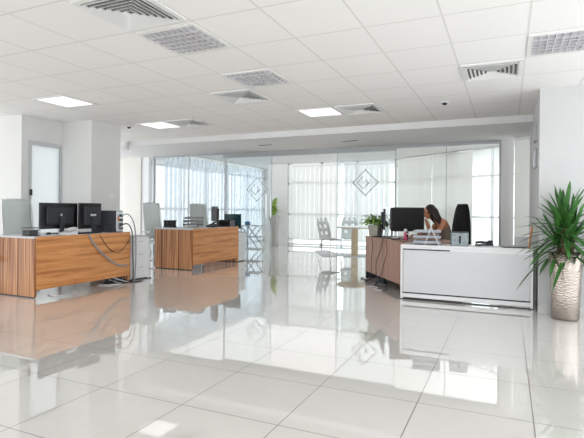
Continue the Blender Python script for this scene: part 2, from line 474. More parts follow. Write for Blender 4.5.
for (i, j), lit, lb in [((-5, 0), 0, 'unlit louvred ceiling light next to the nearest air vent'),
                        ((-5, 2), 0, 'louvred ceiling light in the middle, just before a small grey air vent'),
                        ((0, 2), 0, 'unlit louvred ceiling light on the far right above the right wall'),
                        ((0, -1), 0, 'ceiling light at the very top right corner, only its edge in view'),
                        ((-10, 2), 1, 'lit ceiling light far left above the frosted door'),
                        ((-10, 5), 1, 'lit ceiling light near the left wall corner, left of a distant air vent'),
                        ((-5, 5), 1, 'brightest lit square ceiling panel in the middle before the soffit')]:
    src = lb_ if lit else la; x, y = cell(i, j)
    if first[lit]: first[lit] = False; src.location = (x, y, H); src['label'] = lb; src['group'] = LG
    else: dup(src, (x, y, H), 0, lb, LG)
for (x, y), lb in [((-.79, 6.74), 'small white smoke detector on the ceiling in front of the soffit, right of centre'), ((-6.22, 6.62), 'small dark smoke detector on the ceiling at the left wall corner')]:
    t = thing('smoke_detector', lb, 'detector', (x, y, H), 0, 'smoke detectors on the ceiling')
    MB().lathe([(.055, 0), (.055, -.012), (.035, -.016)], 20).build('detector_base', 'metalw', t)
    MB().lathe([(.032, -.014), (.034, -.03), (.015, -.042)], 16).build('detector_head', 'dark2', t)
for (x, y), lb in [((-4.68, 8.95), 'thin dark slot air outlet in the soffit above the left glass door'), ((-2.83, 9.0), 'thin dark slot air outlet in the soffit above the right glass door')]:
    t = thing('slot_vent', lb, 'vent', (x, y, HS), 0, 'slot air outlets in the soffit')
    MB().b2(-.17, .17, -.06, .06, -.006, 0).build('vent_frame', 'metalw', t)
    m = MB()
    for k in range(3): m.b2(-.155, .155, -.045+k*.035, -.02+k*.035, -.008, -.005)
    m.build('vent_opening', 'vdark', t)
t = thing('wall_speaker', 'small beige box mounted high on the soffit edge by the left wall', 'speaker', (-7.63, 8.1, 2.49))
MB().b2(-.035, .035, -.07, 0, 0, .17).build('speaker_body', 'wallwarm', t, .004); MB().b2(-.022, .022, -.075, -.07, .03, .14).build('speaker_grille', 'lgrey', t)

# ------------------------------------------------------------------ wooden desks on the left
def make_desk(label, length):
    """origin: near outer corner on the floor, runs along +Y, user side towards -X"""
    t = thing('office_desk', label, 'desk', (0, 0, 0), 0, 'wooden office desks on the left'); W = .92
    MB().b2(-W, 0, -.01, length, .79, .815).build('desktop', 'dtop', t, .003)
    MB().b2(-W, -.0, 0, .035, 0.015, .79).build('side_panel', 'woodv', t, .002)
    MB().b2(-W, -.0, length-.035, length, 0.015, .79).build('side_panel', 'woodv', t, .002)
    MB().b2(-.03, .006, .03, length-.005, 0.10, .813).build('front_panel', 'woodh', t, .002)
    MB().b2(-W+.02, -.02, .004, .03, 0, .015).build('foot_rail', 'dark', t)
    MB().b2(-W+.02, -.02, length-.03, length-.004, 0, .015).build('foot_rail', 'dark', t)
    return t
dk = make_desk('long wooden office desk nearest the camera on the left, cables hanging down its front', 1.76); dk.location = (-5.70, 4.36, 0)
dk2 = dup(dk, (-5.61, 7.70, 0), 0, 'shorter-looking wooden office desk behind, beside the glass door', 'wooden office desks on the left')
MB().b2(-.62, -.12, .05, .50, .0, .60).build('under_desk_blocker', 'grey', dk2, .003)  # added unseen block, hides the bright gap below the desk
def cabinet(label, loc, dims, group=None):
    w, l, h = dims
    t = thing('filing_cabinet', label, 'cabinet', loc, 0, group)
    MB().b2(-w, 0, 0, l, .02, h).build('cabinet_body', 'white', t, .004)
    MB().b2(-w-.01, .01, -.005, l+.005, h, h+.02).build('cabinet_top', 'lgrey', t, .003)
    MB().b2(-w+.02, -.02, .02, l-.02, 0, .02).build('plinth', 'dark', t)
    for k in range(3):
        z0 = .04+k*(h-.06)/3; z1 = z0+(h-.06)/3-.012
        f = MB().b2(0, .012, .012, l-.012, z0, z1).build('drawer', 'white', t, .002)
        MB().b2(.012, .022, l/2-.06, l/2+.06, z1-.05, z1-.035).build('handle', 'alu', f)
cabinet('white cabinet at the far end of the nearest wooden desk', (-5.70, 6.145, 0), (.55, .42, .72), 'white cabinets at the desk ends')
cabinet('white cabinet at the far end of the second wooden desk by the glass door', (-5.62, 9.475, 0), (.62, .33, .66), 'white cabinets at the desk ends')

def monitor(label, loc, rz, w, h, z, mb='dark', back='dark2', stand=True, sc='screen', group=None, depth=.05, badge=None, zs=0.):
    """screen faces +Y local; loc = desk surface point under it; z = screen bottom above the desk"""
    t = thing('computer_monitor', label, 'monitor', loc, rz, group)
    MB().b2(-w/2, w/2, -.012, .018, z, z+h).build('bezel', mb, t, .004)
    MB().b2(-w/2+.015, w/2-.015, .017, .020, z+.018, z+h-.015).build('screen', sc, t)
    MB().b2(-w*.36, w*.36, -depth, -.01, z+h*.15, z+h*.85).build('back_cover', back, t, .012)
    if badge: MB().b2(-badge[0]/2, badge[0]/2, -depth-.003, -depth, z+h*.5, z+h*.5+badge[1]).build('badge', 'lgrey', t)
    if stand:
        MB().b2(-.035, .035, -depth-.025, -depth, .012, z+h*.45).build('stand_neck', back, t, .004)
        MB().lathe([(.13, 0), (.13, .010), (.10, .014)], 20, (0, -.06, 0)).build('stand_base', mb, t)
    return t
DZ = .815
# monitors facing -X (their backs to the camera): local +Y -> world -X  => rz = +90 deg
monitor('wide black monitor seen from behind on the nearest wooden desk', (-6.15, 5.11, DZ), R(90), .66, .385, .075, badge=(.03, .03), group='monitors on the left desks')
monitor('smaller square black monitor seen from behind, beside the wide one', (-6.00, 5.555, DZ), R(84), .40, .40, .065, badge=(.10, .03), depth=.08, group='monitors on the left desks')
t = thing('computer_case', 'dark grey desktop computer standing on the nearest wooden desk', 'computer', (-5.97, 5.93, DZ), R(-70))
MB().b2(-.12, .12, -.19, .17, .0, .35).build('case_shell', 'dark2', t, .006)
MB().b2(-.115, .115, .17, .178, .01, .34).build('rear_plate', 'alu', t)
MB().b2(.12, .124, -.14, -.07, .02, .12).build('vent_patch', 'dark', t)
MB().b2(.12, .124, .02, .10, .02, .14).build('vent_patch', 'dark', t)
for k in range(4): MB().b2(-.09, .02, .178, .192, .04+k*.07, .075+k*.07).build('connector', 'dark', t)
MB().b2(.04, .09, .178, .185, .18, .26).build('connector', 'orange', t)

# small things on the nearest desk
t = thing('wire_mesh_tray', 'grey wire mesh desk tray on the left end of the nearest desk', 'tray', (-5.90, 4.46, DZ), 0)
m = MB()
for z in (0.005, .04, .075, .11):
    m.bar((-.1, -.1, z), (.1, -.1, z), .004, 5).bar((-.1, .1, z), (.1, .1, z), .003, 5).bar((-.1, -.1, z), (-.1, .1, z), .003, 5).bar((.1, -.1, z), (.1, .1, z), .003, 5)
for k in range(9):
    c = -.1+k*.025
    for s in (-.1, .1):
        m.bar((c, s, 0), (c, s, .11), .002, 4).bar((s, c, 0), (s, c, .11), .002, 4)
m.b2(-.1, .1, -.1, .1, 0, .006)
o = m.build('wire_body', 'meshwire', t); o.scale = (.8, .8, 1.05)
MB().b2(-.07, .06, -.07, .06, .008, .075).build('note_block', 'dark2', t)
t = thing('computer_mouse', 'black computer mouse on a white sheet on the nearest desk', 'mouse', (-5.98, 4.80, DZ+.003), R(20))
m = MB().sph((0, 0, .012), .05, (.65, 1.1, .42), 14)
m.build('mouse_shell', 'dark', t, smooth=True); MB().sph((0, .03, .032), .008, (.6, 1, .6), 8).build('scroll_wheel', 'grey', t)
tag(MB().box((0, 0, .001), (.21, .30, .002), R(8)).build('paper_sheet', 'paper'), 'white paper sheet lying under the black mouse', 'paper').location = (-5.97, 4.82, DZ)
t = thing('desk_phone', 'white desk phone in front of the wide monitor', 'phone', (-5.88, 5.05, DZ), R(100))
MB().prism([(-.10, 0), (.10, 0), (.10, .06), (-.10, .025)], -.09, .09, Matrix.Rotation(R(90), 4, 'X')).build('phone_body', 'wplastic', t, .005)
MB().tube([(-.08, -.055, .07), (-.03, -.055, .085), (.04, -.055, .09), (.09, -.055, .085)], .018).build('handset', 'wplastic', t, smooth=True)
MB().b2(-.02, .08, 0, .07, .045, .052).build('keypad', 'lgrey', t)
t = thing('computer_keyboard', 'dark keyboard edge lying before the two monitors on the nearest desk', 'keyboard', (-5.84, 5.38, DZ), R(90))
MB().b2(-.2, .2, -.06, .06, 0, .016).build('keyboard_base', 'dark2', t, .003)
m = MB()
for r in range(4):
    for k in range(14): m.b2(-.19+k*.027, -.168+k*.027, -.05+r*.026, -.03+r*.026, .016, .021)
m.build('keys', 'dark', t)

# second desk
t = thing('letter_tray', 'stacked smoky plastic letter trays on the second wooden desk', 'tray', (-6.22, 8.55, DZ), R(10))
for k in range(3):
    z = .02+k*.075; off = .02*k
    MB().b2(-.17+off, .17+off, -.13, .13, z, z+.005).b2(-.17+off, -.165+off, -.13, .13, z, z+.05).b2(.165+off, .17+off, -.13, .13, z, z+.05).b2(-.17+off, .17+off, .125, .13, z, z+.05).build('tray_shelf', 'grey', t)
MB().b2(-.13, .15, -.11, .10, .027, .045).b2(-.12, .16, -.10, .11, .102, .112).build('papers', 'paper', t)
for x in (-.16, .18):
    for y in (-.12, .12): MB().bar((x, y, 0), (x, y, .18), .004, 6).build('tray_post', 'meshwire', t)
monitor('black monitor seen edge-on near the middle of the second wooden desk', (-5.94, 8.98, DZ), R(140), .42, .33, .12, depth=.06, group='monitors on the left desks')
t = thing('desk_printer', 'low black printer on the second wooden desk', 'printer', (-5.84, 9.28, DZ), R(5))
MB().prism([(-.13, 0), (.13, 0), (.13, .15), (-.08, .15), (-.13, .09)], -.17, .17, Matrix.Rotation(R(90), 4, 'Z') @ Matrix.Rotation(R(90), 4, 'X')).build('printer_body', 'dark', t, .006)
MB().b2(-.15, .15, -.17, -.10, .02, .035).build('paper_tray', 'dark2', t)
monitor('dark teal flat monitor behind the black printer, by the glass door', (-5.86, 9.62, .68), R(180), .45, .34, .075, back='teal', mb='teal', sc='teal', group='monitors on the left desks')
t = thing('pen_holder', 'small black pen holder at the left edge of the second wooden desk', 'holder', (-6.45, 8.08, DZ), R(10))
MB().b2(-.13, .13, -.05, .05, 0, .03).build('holder_base', 'dark', t, .004)
m = MB()
for k in range(4): m.b2(-.125+k*.07, -.090+k*.07, -.04, .04, .03, .13)
m.b2(-.13, .13, -.045, .045, .125, .15)
m.build('holder_dividers', 'dark', t)
t = thing('desk_phone', 'black desk phone beside the letter trays on the second wooden desk', 'phone', (-5.82, 8.70, DZ), R(100))
MB().prism([(-.10, 0), (.10, 0), (.10, .075), (-.10, .03)], -.09, .09, Matrix.Rotation(R(90), 4, 'X')).build('phone_body', 'dark2', t, .005)
MB().tube([(-.08, -.055, .08), (-.03, -.055, .10), (.04, -.055, .11), (.12, -.055, .12)], .02).build('handset', 'dark', t, smooth=True)

# ------------------------------------------------------------------ white mesh office chairs (facing +X)
def make_mesh_chair():
    t = thing('office_chair', '', 'chair')
    def panel(w0, w1, x0, z0, z1, lean, curve, name, m, th):
        b = MB(); rows = []
        for i in range(9):
            v = i/8; z = z0+(z1-z0)*v; row = []
            w = w0+(w1-w0)*v
            if v > .85: w *= .965
            for j in range(9):
                u = j/8*2-1
                x = x0-lean*v+curve*u*u-.03*math.sin(v*math.pi)
                row.append(b.bm.verts.new((x, u*w/2, z-.02*(v > .95)*u*u)))
            rows.append(row)
        for a, c in zip(rows, rows[1:]):
            for j in range(8): b.bm.faces.new((a[j], a[j+1], c[j+1], c[j]))
        return b.build(name, m, t, smooth=True, thick=th)
    panel(.46, .44, -.20, .56, 1.34, .12, .05, 'backrest', 'mesh', .012)
    for s in (-1, 1):
        m = MB().tube([(-.16, s*.235, .56), (-.20, s*.232, .85), (-.245, s*.228, 1.15), (-.27, s*.218, 1.34)], .009)
        m.build('back_frame', 'wplastic', t, smooth=True)
    MB().prism([(-.22, -.21), (.18, -.24), (.24, -.18), (.24, .18), (.18, .24), (-.22, .21)], .45, .52).build('seat', 'mesh', t, .02)
    MB().tube([(-.05, 0, .44), (-.25, 0, .46), (-.29, 0, .60), (-.26, 0, .78)], .022).build('back_support', 'wplastic', t, smooth=True)
    for s in (-1, 1):
        m = MB().tube([(-.05, s*.25, .48), (-.07, s*.29, .60), (-.05, s*.29, .70)], .013).b2(-.16, .10, s*.29-.03, s*.29+.03, .70, .725)
        m.build('armrest', 'lgrey', t)
    MB().bar((0, 0, .12), (0, 0, .45), .028, 12).build('gas_lift', 'dark', t)
    for k in range(5):
        a = R(72*k+18); c, s = math.cos(a), math.sin(a)
        l = MB().flat((0, 0, .12), (.25*c, .25*s, .075), .03, .035).build('base_leg', 'wplastic', t)
        MB().bar((.25*c-.012*s, .25*s+.012*c, .028), (.25*c+.012*s, .25*s-.012*c, .028), .028, 12).bar((.25*c, .25*s, .03), (.25*c, .25*s, .075), .008, 6).build('castor', 'dark', l)
    return t
CG = 'pale mesh office chairs behind the left desks'
c0 = make_mesh_chair(); c0.location = (-6.76, 5.02, 0); c0.rotation_euler = (0, 0, R(-8)); c0['group'] = CG
c0['label'] = 'pale grey mesh office chair behind the nearest desk, left of the wide monitor'
dup(c0, (-6.66, 4.38, 0), R(14), 'pale office chair cut off by the left edge of the photo', CG)
dup(c0, (-6.85, 8.22, 0), R(-10), 'pale grey mesh office chair at the left end of the second wooden desk', CG)
dup(c0, (-6.60, 9.50, 0), R(-25), 'pale office chair behind the black edge-on monitor on the second desk', CG)

# ------------------------------------------------------------------ cables at the left desk
def cable(label, pts, m, r=.006, group=None):
    return tag(MB().tube(pts, r).build('cable', m, smooth=True), label, 'cable', group)
X0 = -5.684
cable('thick grey cable looping down the front of the nearest desk', [(-5.90, 5.34, .80), (-5.72, 5.27, .805), (X0, 5.26, .78), (X0+.015, 5.33, .66), (X0+.02, 5.47, .52), (X0+.02, 5.66, .38), (X0+.02, 5.84, .29), (X0+.01, 6.02, .27)], 'cable_g', .014)
cable('thin black cable drooping across the front of the nearest desk', [(-5.80, 5.44, .80), (X0, 5.46, .78), (X0+.01, 5.58, .62), (X0+.01, 5.78, .50), (X0+.01, 5.96, .56), (X0+.01, 6.08, .70)], 'cable_b', .005)
cable('black power cable falling from the desktop computer to the floor', [(-5.80, 5.96, .90), (-5.71, 6.06, .95), (-5.66, 6.12, .80), (-5.66, 6.14, .45), (-5.66, 6.15, .15), (-5.62, 6.08, .012), (-5.60, 5.92, .010)], 'cable_b', .010)
cable('thick grey cable hanging beside the black power cable by the white cabinet', [(-5.79, 6.01, 1.08), (-5.72, 6.10, 1.10), (-5.655, 6.17, .90), (-5.64, 6.19, .45), (-5.64, 6.17, .10), (-5.58, 6.08, .013)], 'cable_g', .010)
cable('pale cable coil on the floor under the nearest desk', [(-5.80, 5.55, .010), (-5.62, 5.62, .010), (-5.58, 5.80, .010), (-5.72, 5.86, .012), (-5.85, 5.75, .08), (-5.78, 5.65, .16), (-5.70, 5.80, .08), (-5.60, 5.98, .010)], 'cable_w', .008)
cable('white cable lying flat on the floor near the desk corner', [(-5.75, 4.62, .009), (-5.60, 4.55, .009), (-5.50, 4.62, .009), (-5.52, 4.78, .009), (-5.62, 4.86, .009)], 'cable_w', .008)
cable('black cable tangle on the floor at the end of the nearest desk', [(-5.90, 5.95, .011), (-5.70, 6.00, .011), (-5.56, 6.02, .011), (-5.50, 6.15, .011), (-5.60, 6.30, .03), (-5.66, 6.42, .011), (-5.60, 6.52, .011)], 'cable_b', .009)
t = thing('power_strip', 'black power strip on the floor under the nearest desk', 'power strip', (-5.80, 5.88, 0), R(85))
MB().b2(-.22, .22, -.03, .03, 0, .04).build('strip_body', 'dark', t, .005)
for x in (-.15, -.02, .11): MB().b2(x-.025, x+.025, -.02, .02, .04, .08).build('plug', 'dark2', t)

# ------------------------------------------------------------------ reception counter, right
t = thing('reception_counter', 'long white reception counter in front of the seated person', 'counter', (-1.33, 6.56, 0))
CL = 1.62
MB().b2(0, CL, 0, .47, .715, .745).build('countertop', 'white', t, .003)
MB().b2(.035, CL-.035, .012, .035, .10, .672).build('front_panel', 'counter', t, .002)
MB().b2(0, .03, .0, .46, .012, .715).build('side_panel', 'white', t, .002)
MB().b2(CL-.03, CL, .0, .46, .012, .715).build('side_panel', 'white', t, .002)
MB().b2(.03, CL-.03, .004, .03, .03, .082).build('lower_rail', 'white', t, .002)
MB().b2(.03, CL-.03, .004, .03, .69, .714).build('upper_rail', 'white', t, .002)
MB().b2(.03, CL-.03, .018, .05, .08, .104).b2(.03, .64, .018, .05, .67, .692).build('groove', 'dark', t)
MB().b2(.64, CL-.03, .014, .05, .67, .692).build('upper_rail', 'white', t)
MB().b2(0.01, CL+.012, .012, .04, 0, .012).build('plinth', 'dark', t)
MB().b2(CL, CL+.014, .0, .03, 0, .72).build('edge_post', 'dark2', t)

# wooden desk set at an angle: its visible face runs from A to B
A = Vector((-2.32, 8.37, 0)); B = Vector((-1.40, 6.98, 0)); L_ = (B-A).length
t = thing('office_desk', 'pinkish brown wooden desk with cables down its side, in front of the seated person', 'desk', A, math.atan2(B.y-A.y, B.x-A.x))
# local +X runs along the face, local +Y away from the camera's left
Wd = .98
MB().b2(-.01, L_, 0, Wd, .715, .745).build('desktop', 'woodp', t, .003)
MB().b2(.03, L_-.03, .0, .025, .12, .715).build('modesty_panel', 'woodp', t, .002)
MB().b2(0, .035, .0, Wd-.02, 0, .715).build('side_panel', 'dark2', t, .002)
MB().b2(L_-.035, L_, .0, Wd-.02, 0, .715).build('side_panel', 'woodp', t, .002)
AZ = .745
ax, ay = (B-A).normalized().xy, None
ux = Vector((ax[0], ax[1], 0)); uy = Vector((-ax[1], ax[0], 0))
def dp(a, b, z=AZ): p = A+ux*a+uy*b; return (p.x, p.y, z)

# things on the angled desk
t = thing('potted_plant', 'bushy green plant in a square beige pot on the corner of the angled desk', 'plant', (-2.13, 8.34, AZ), R(-20))
MB().lathe([(.115, 0), (.145, .20), (.135, .20), (.128, .17)], 4, rz=R(45)).build('pot', 'pot_g', t, .006)
MB().box((0, 0, .165), (.16, .16, .01)).build('soil', 'soil', t)
m = MB()
for k in range(260):
    a = random.uniform(0, 6.283); e = random.uniform(-.25, 1.2)
    r = random.uniform(.06, .25); base = Vector((math.cos(a)*r*math.cos(e)*1.05, math.sin(a)*r*math.cos(e)*1.05, .25+r*.65*math.sin(e)))
    d = Vector((math.cos(a+random.uniform(-.8, .8)), math.sin(a+random.uniform(-.8, .8)), random.uniform(-.5, .7)))
    m.blade(base, d, random.uniform(.06, .10), .022, .35, n=4)
m.build('foliage', 'leafm', t)
m = MB()
for k in range(14):
    a = k*.45; m.tube([(0.02*math.cos(a), .02*math.sin(a), .16), (.06*math.cos(a), .06*math.sin(a), .24), (.14*math.cos(a), .14*math.sin(a), .27)], .003, 5, 3)
m.build('stem', 'leafd', t)
# camera-facing direction at the desk
yawc = math.atan2(-8.1, 1.9)   # points from desk to the camera
monitor('slim black monitor seen edge-on next to the potted plant', (-1.97, 8.27, AZ), R(-75), .46, .36, .13, group='monitors on the angled desk')
monitor('white-backed monitor turned sideways between the plant and the large black monitor', (-1.83, 8.45, AZ), R(-57), .42, .38, .12, mb='lgrey', back='lgrey', depth=.03, group='monitors on the angled desk')
monitor('large wide black monitor in front of the seated person', (-1.52, 8.02, AZ), R(206), .56, .40, .115, back='screen', depth=.045, group='monitors on the angled desk')
t = thing('figurine', 'small pink and white figurine on the angled desk before the large monitor', 'figurine', (-1.47, 7.62, AZ))
MB().lathe([(.035, 0), (.04, .02), (.02, .05), (.028, .09), (.012, .12)], 14).build('figurine_body', 'pink', t, smooth=True)
MB().sph((0, 0, .145), .03).build('figurine_head', 'wplastic', t, smooth=True)
MB().box((0, 0, .11), (.09, .02, .015), R(30), Matrix.Rotation(R(25), 4, 'Y')).build('figurine_arm', 'wplastic', t)
t = thing('stapler', 'small grey stapler beside the figurine on the angled desk', 'stapler', (-1.62, 7.60, AZ), R(20))
MB().b2(-.07, .07, -.018, .018, 0, .015).build('stapler_base', 'dark2', t, .003)
MB().box((0, 0, .035), (.14, .03, .02), rot=Matrix.Rotation(R(-8), 4, 'Y')).build('stapler_arm', 'lgrey', t, .003)

# letter tray on the counter
CZ = .745
t = thing('letter_tray', 'three-tier white letter tray with sloping wire stand on the reception counter', 'tray', (-1.0, 6.71, CZ), R(6))
for k in range(3):
    z = .02+k*.072; o_ = MB().b2(-.18, .18, -.12, .12, z, z+.006).b2(-.18, .18, -.12, -.116, z, z+.030).b2(-.18, .18, .116, .12, z, z+.03).b2(.176, .18, -.12, .12, z, z+.03)
    f = o_.build('tray_shelf', 'traygrey', t)
    MB().box((-.01+.01*k, 0, z+.022), (.32, .21, .022), R(3*k-2)).build('papers', 'paper', f)
m = MB()
for y in (-.13, .13):
    m.bar((-.03, y, .0), (.05, y, .235), .005, 6).bar((.05, y, .235), (.16, y, 0), .005, 6)
m.bar((.05, -.13, .235), (.05, .13, .235), .005, 6)
m.build('wire_stand', 'alu', t)
t = thing('tissue_box', 'grey box with a dark slot on the counter before the black chair', 'box', (-.59, 6.76, CZ), R(12))
MB().b2(-.108, .108, -.08, .08, 0, .175).build('box_body', 'boxgrey', t, .008)
MB().b2(-.015, .012, -.083, -.08, .03, .135).build('box_slot', 'dark', t)
MB().b2(-.11, .11, -.084, .084, .172, .182).build('box_lid', 'dark2', t)
t = thing('desk_phone', 'low black desk phone on the reception counter', 'phone', (-.29, 6.90, CZ), R(8))
MB().prism([(-.11, 0), (.11, 0), (.11, .035), (-.11, .015)], -.08, .08, Matrix.Rotation(R(90), 4, 'X')).build('phone_body', 'dark', t, .004)
MB().tube([(-.11, -.05, .04), (-.05, -.05, .05), (.03, -.05, .045), (.07, -.05, .05)], .018).build('handset', 'dark2', t, smooth=True)
MB().b2(.05, .11, -.02, .06, .035, .07).build('phone_cradle', 'dark2', t)
tag(MB().box((0, 0, .002), (.30, .21, .004), R(12)).build('paper_sheet', 'paper'), 'white paper lying on the counter right of the black phone', 'paper').location = (-.16, 6.78, CZ)
t = thing('laptop', 'thin dark closed laptop near the right end of the counter', 'laptop', (.08, 6.78, CZ), R(14))
MB().b2(-.16, .16, -.11, .11, 0, .012).build('laptop_base', 'dark2', t, .003); MB().b2(-.16, .16, -.11, .11, .013, .022).build('laptop_lid', 'grey', t, .003)
t = thing('brochure_stand', 'small grey leaning brochure stand at the right end of the counter', 'stand', (.17, 6.92, CZ), R(10))
MB().prism([(-.06, 0), (.07, 0), (.02, .13), (0, .13)], -.08, .08, Matrix.Rotation(R(90), 4, 'Z') @ Matrix.Rotation(R(90), 4, 'X')).build('stand_body', 'lgrey', t, .002)
MB().b2(-.07, .08, -.075, -.062, 0, .02).build('stand_lip', 'dark', t)
t = thing('folder', 'upright orange folder at the right end of the counter beside the yucca', 'folder', (.262, 6.68, CZ), R(-6))
MB().box((0, 0, .14), (.012, .16, .28), rot=Matrix.Rotation(R(7), 4, 'Y')).build('folder_cover', 'orange', t)
MB().box((-.009, 0, .135), (.006, .15, .26), rot=Matrix.Rotation(R(7), 4, 'Y')).build('folder_pages', 'paper', t)

# cables at the angled desk
def ac(label, pts, r=.005, m='cable_b'):
    return tag(MB().tube(pts, r).build('cable', m, smooth=True), label, 'cable', 'cables at the angled desk')
ac('black cable hanging straight down the side of the angled desk, nearest the plant', [dp(.36, .12, .76), dp(.38, -.012, .75), dp(.42, -.016, .60), dp(.36, -.016, .35), dp(.40, -.03, .12), dp(.45, -.06, .012)])
ac('black cable crossing the middle of the angled desk side', [dp(.95, .12, .76), dp(.93, -.012, .75), dp(.80, -.016, .55), dp(.62, -.016, .35), dp(.66, -.03, .14), dp(.75, -.06, .012)])
ac('black cable hanging down near the counter end of the angled desk', [dp(1.10, .12, .76), dp(1.08, -.012, .75), dp(1.12, -.018, .58), dp(1.0, -.018, .38), dp(.86, -.03, .14), dp(.80, -.08, .012)])
ac('black cable coil on the floor at the left foot of the angled desk', [dp(.02, -.05, .010), dp(.18, -.14, .010), dp(.35, -.10, .010), dp(.5, -.16, .010), dp(.42, -.04, .03), dp(.62, -.10, .010), dp(.80, -.16, .010)], .008)
ac('black cable tangle on the floor in the middle of the angled desk', [dp(.5, .06, .010), dp(.72, -.04, .012), dp(.92, -.14, .010), dp(1.1, -.06, .010), dp(1.0, .05, .05), dp(1.25, -.08, .010), dp(1.4, -.12, .010)], .008)
ac('pale cable on the floor in front of the angled desk', [dp(.75, -.10, .010), dp(.95, -.24, .010), dp(1.15, -.18, .010), dp(1.30, -.28, .010), dp(1.42, -.20, .010)], .007, 'cable_w')
t = thing('power_strip', 'black power strip on the floor below the angled desk', 'power strip', dp(.55, .10, 0), math.atan2(ux.y, ux.x))
MB().b2(-.2, .2, -.03, .03, 0, .04).build('strip_body', 'dark', t, .005)
for x in (-.13, .04, .13): MB().b2(x-.025, x+.025, -.02, .02, .04, .085).build('plug', 'dark2', t)

# ------------------------------------------------------------------ black office chair and the seated person
FW = math.atan2(-.41, -.912)       # direction the person faces (image left)
def loc3(base, ang, p):
    c, s = math.cos(ang), math.sin(ang); return (base[0]+c*p[0]-s*p[1], base[1]+s*p[0]+c*p[1], p[2])
PB = (-.93, 8.66)
t = thing('office_chair', 'black high-backed office chair behind the seated person', 'chair', (PB[0]-.0, PB[1], 0), FW)
def hb():
    b = MB(); rows = []
    for i in range(13):
        v = i/12; z = .50+.83*v; w = (.28 if v < .4 else .28-.12*((v-.4)/.6)**1.6); 
        if v > .93: w *= .8
        row = []
        for j in range(16):
            a = 2*math.pi*j/16
            row.append((w*math.cos(a), (.085-.025*v)*math.sin(a), z, v))
        rows.append([b.bm.verts.new((-.03*v*v+y, x, z)) for x, y, z, v in row])
    for a, c in zip(rows, rows[1:]):
        for j in range(16): b.bm.faces.new((a[j], a[(j+1) % 16], c[(j+1) % 16], c[j]))
    b.bm.faces.new(rows[0][::-1]); b.bm.faces.new(rows[-1])
    return b
o = hb().build('backrest', 'fabric', t, smooth=True)
o.rotation_euler = (0, 0, R(12)); o.location = (-.23, -.06, 0)
MB().prism([(-.24, -.22), (.2, -.25), (.25, -.2), (.25, .2), (.2, .25), (-.24, .22)], .385, .455).build('seat', 'fabric', t, .02)
MB().bar((0, 0, .1), (0, 0, .385), .03, 12).build('gas_lift', 'dark', t)
for s in (-1, 1):
    MB().tube([(-.10, s*.25, .42), (-.11, s*.285, .52), (-.08, s*.285, .60)], .013).b2(-.17, .08, s*.285-.028, s*.285+.028, .60, .62).build('armrest', 'dark', t)
for k in range(5):
    a = R(72*k+36); c, s = math.cos(a), math.sin(a)
    l = MB().flat((0, 0, .11), (.30*c, .30*s, .075), .03, .035).build('base_leg', 'dark', t)
    MB().bar((.30*c-.014*s, .30*s+.014*c, .028), (.30*c+.014*s, .30*s-.014*c, .028), .028, 12).bar((.30*c, .30*s, .03), (.30*c, .30*s, .075), .008, 6).build('castor', 'dark', l)

def skin(name, chains, m, parent, sub=2, extra=None, mats=None):
    """chains: list of (points, radii, [branch links]); each chain is joined to an existing vertex when link is given"""
    V = []; Eg = []; Rr = []; roots = []
    for ch in chains:
        pts, rad, link = ch
        prev = link
        if link is None: roots.append(len(V))
        for p, r in zip(pts, rad):
            V.append(p); Rr.append(r if isinstance(r, tuple) else (r, r))
            if prev is not None: Eg.append((prev, len(V)-1))
            prev = len(V)-1
    me = bpy.data.meshes.new(name); me.from_pydata(V, Eg, [])
    o = bpy.data.objects.new(name, me); COL.objects.link(o)
    md = o.modifiers.new('skin', 'SKIN'); md.use_smooth_shade = True
    for i, sv in enumerate(me.skin_vertices[0].data):
        sv.radius = Rr[i]; sv.use_root = i in roots
    ss = o.modifiers.new('sub', 'SUBSURF'); ss.levels = sub; ss.render_levels = sub
    dg = bpy.context.evaluated_depsgraph_get(); ev = o.evaluated_get(dg)
    nm = bpy.data.meshes.new_from_object(ev)
    bpy.data.objects.remove(o); bpy.data.meshes.remove(me)
    b = MB(); b.bm.from_mesh(nm); bpy.data.meshes.remove(nm)
    if extra: extra(b)
    return b.build(name, mats or m, parent, smooth=True)

p = thing('person', 'person with long dark hair and sleeveless taupe top, seated, hand on face', 'person', (PB[0], PB[1], 0), FW)
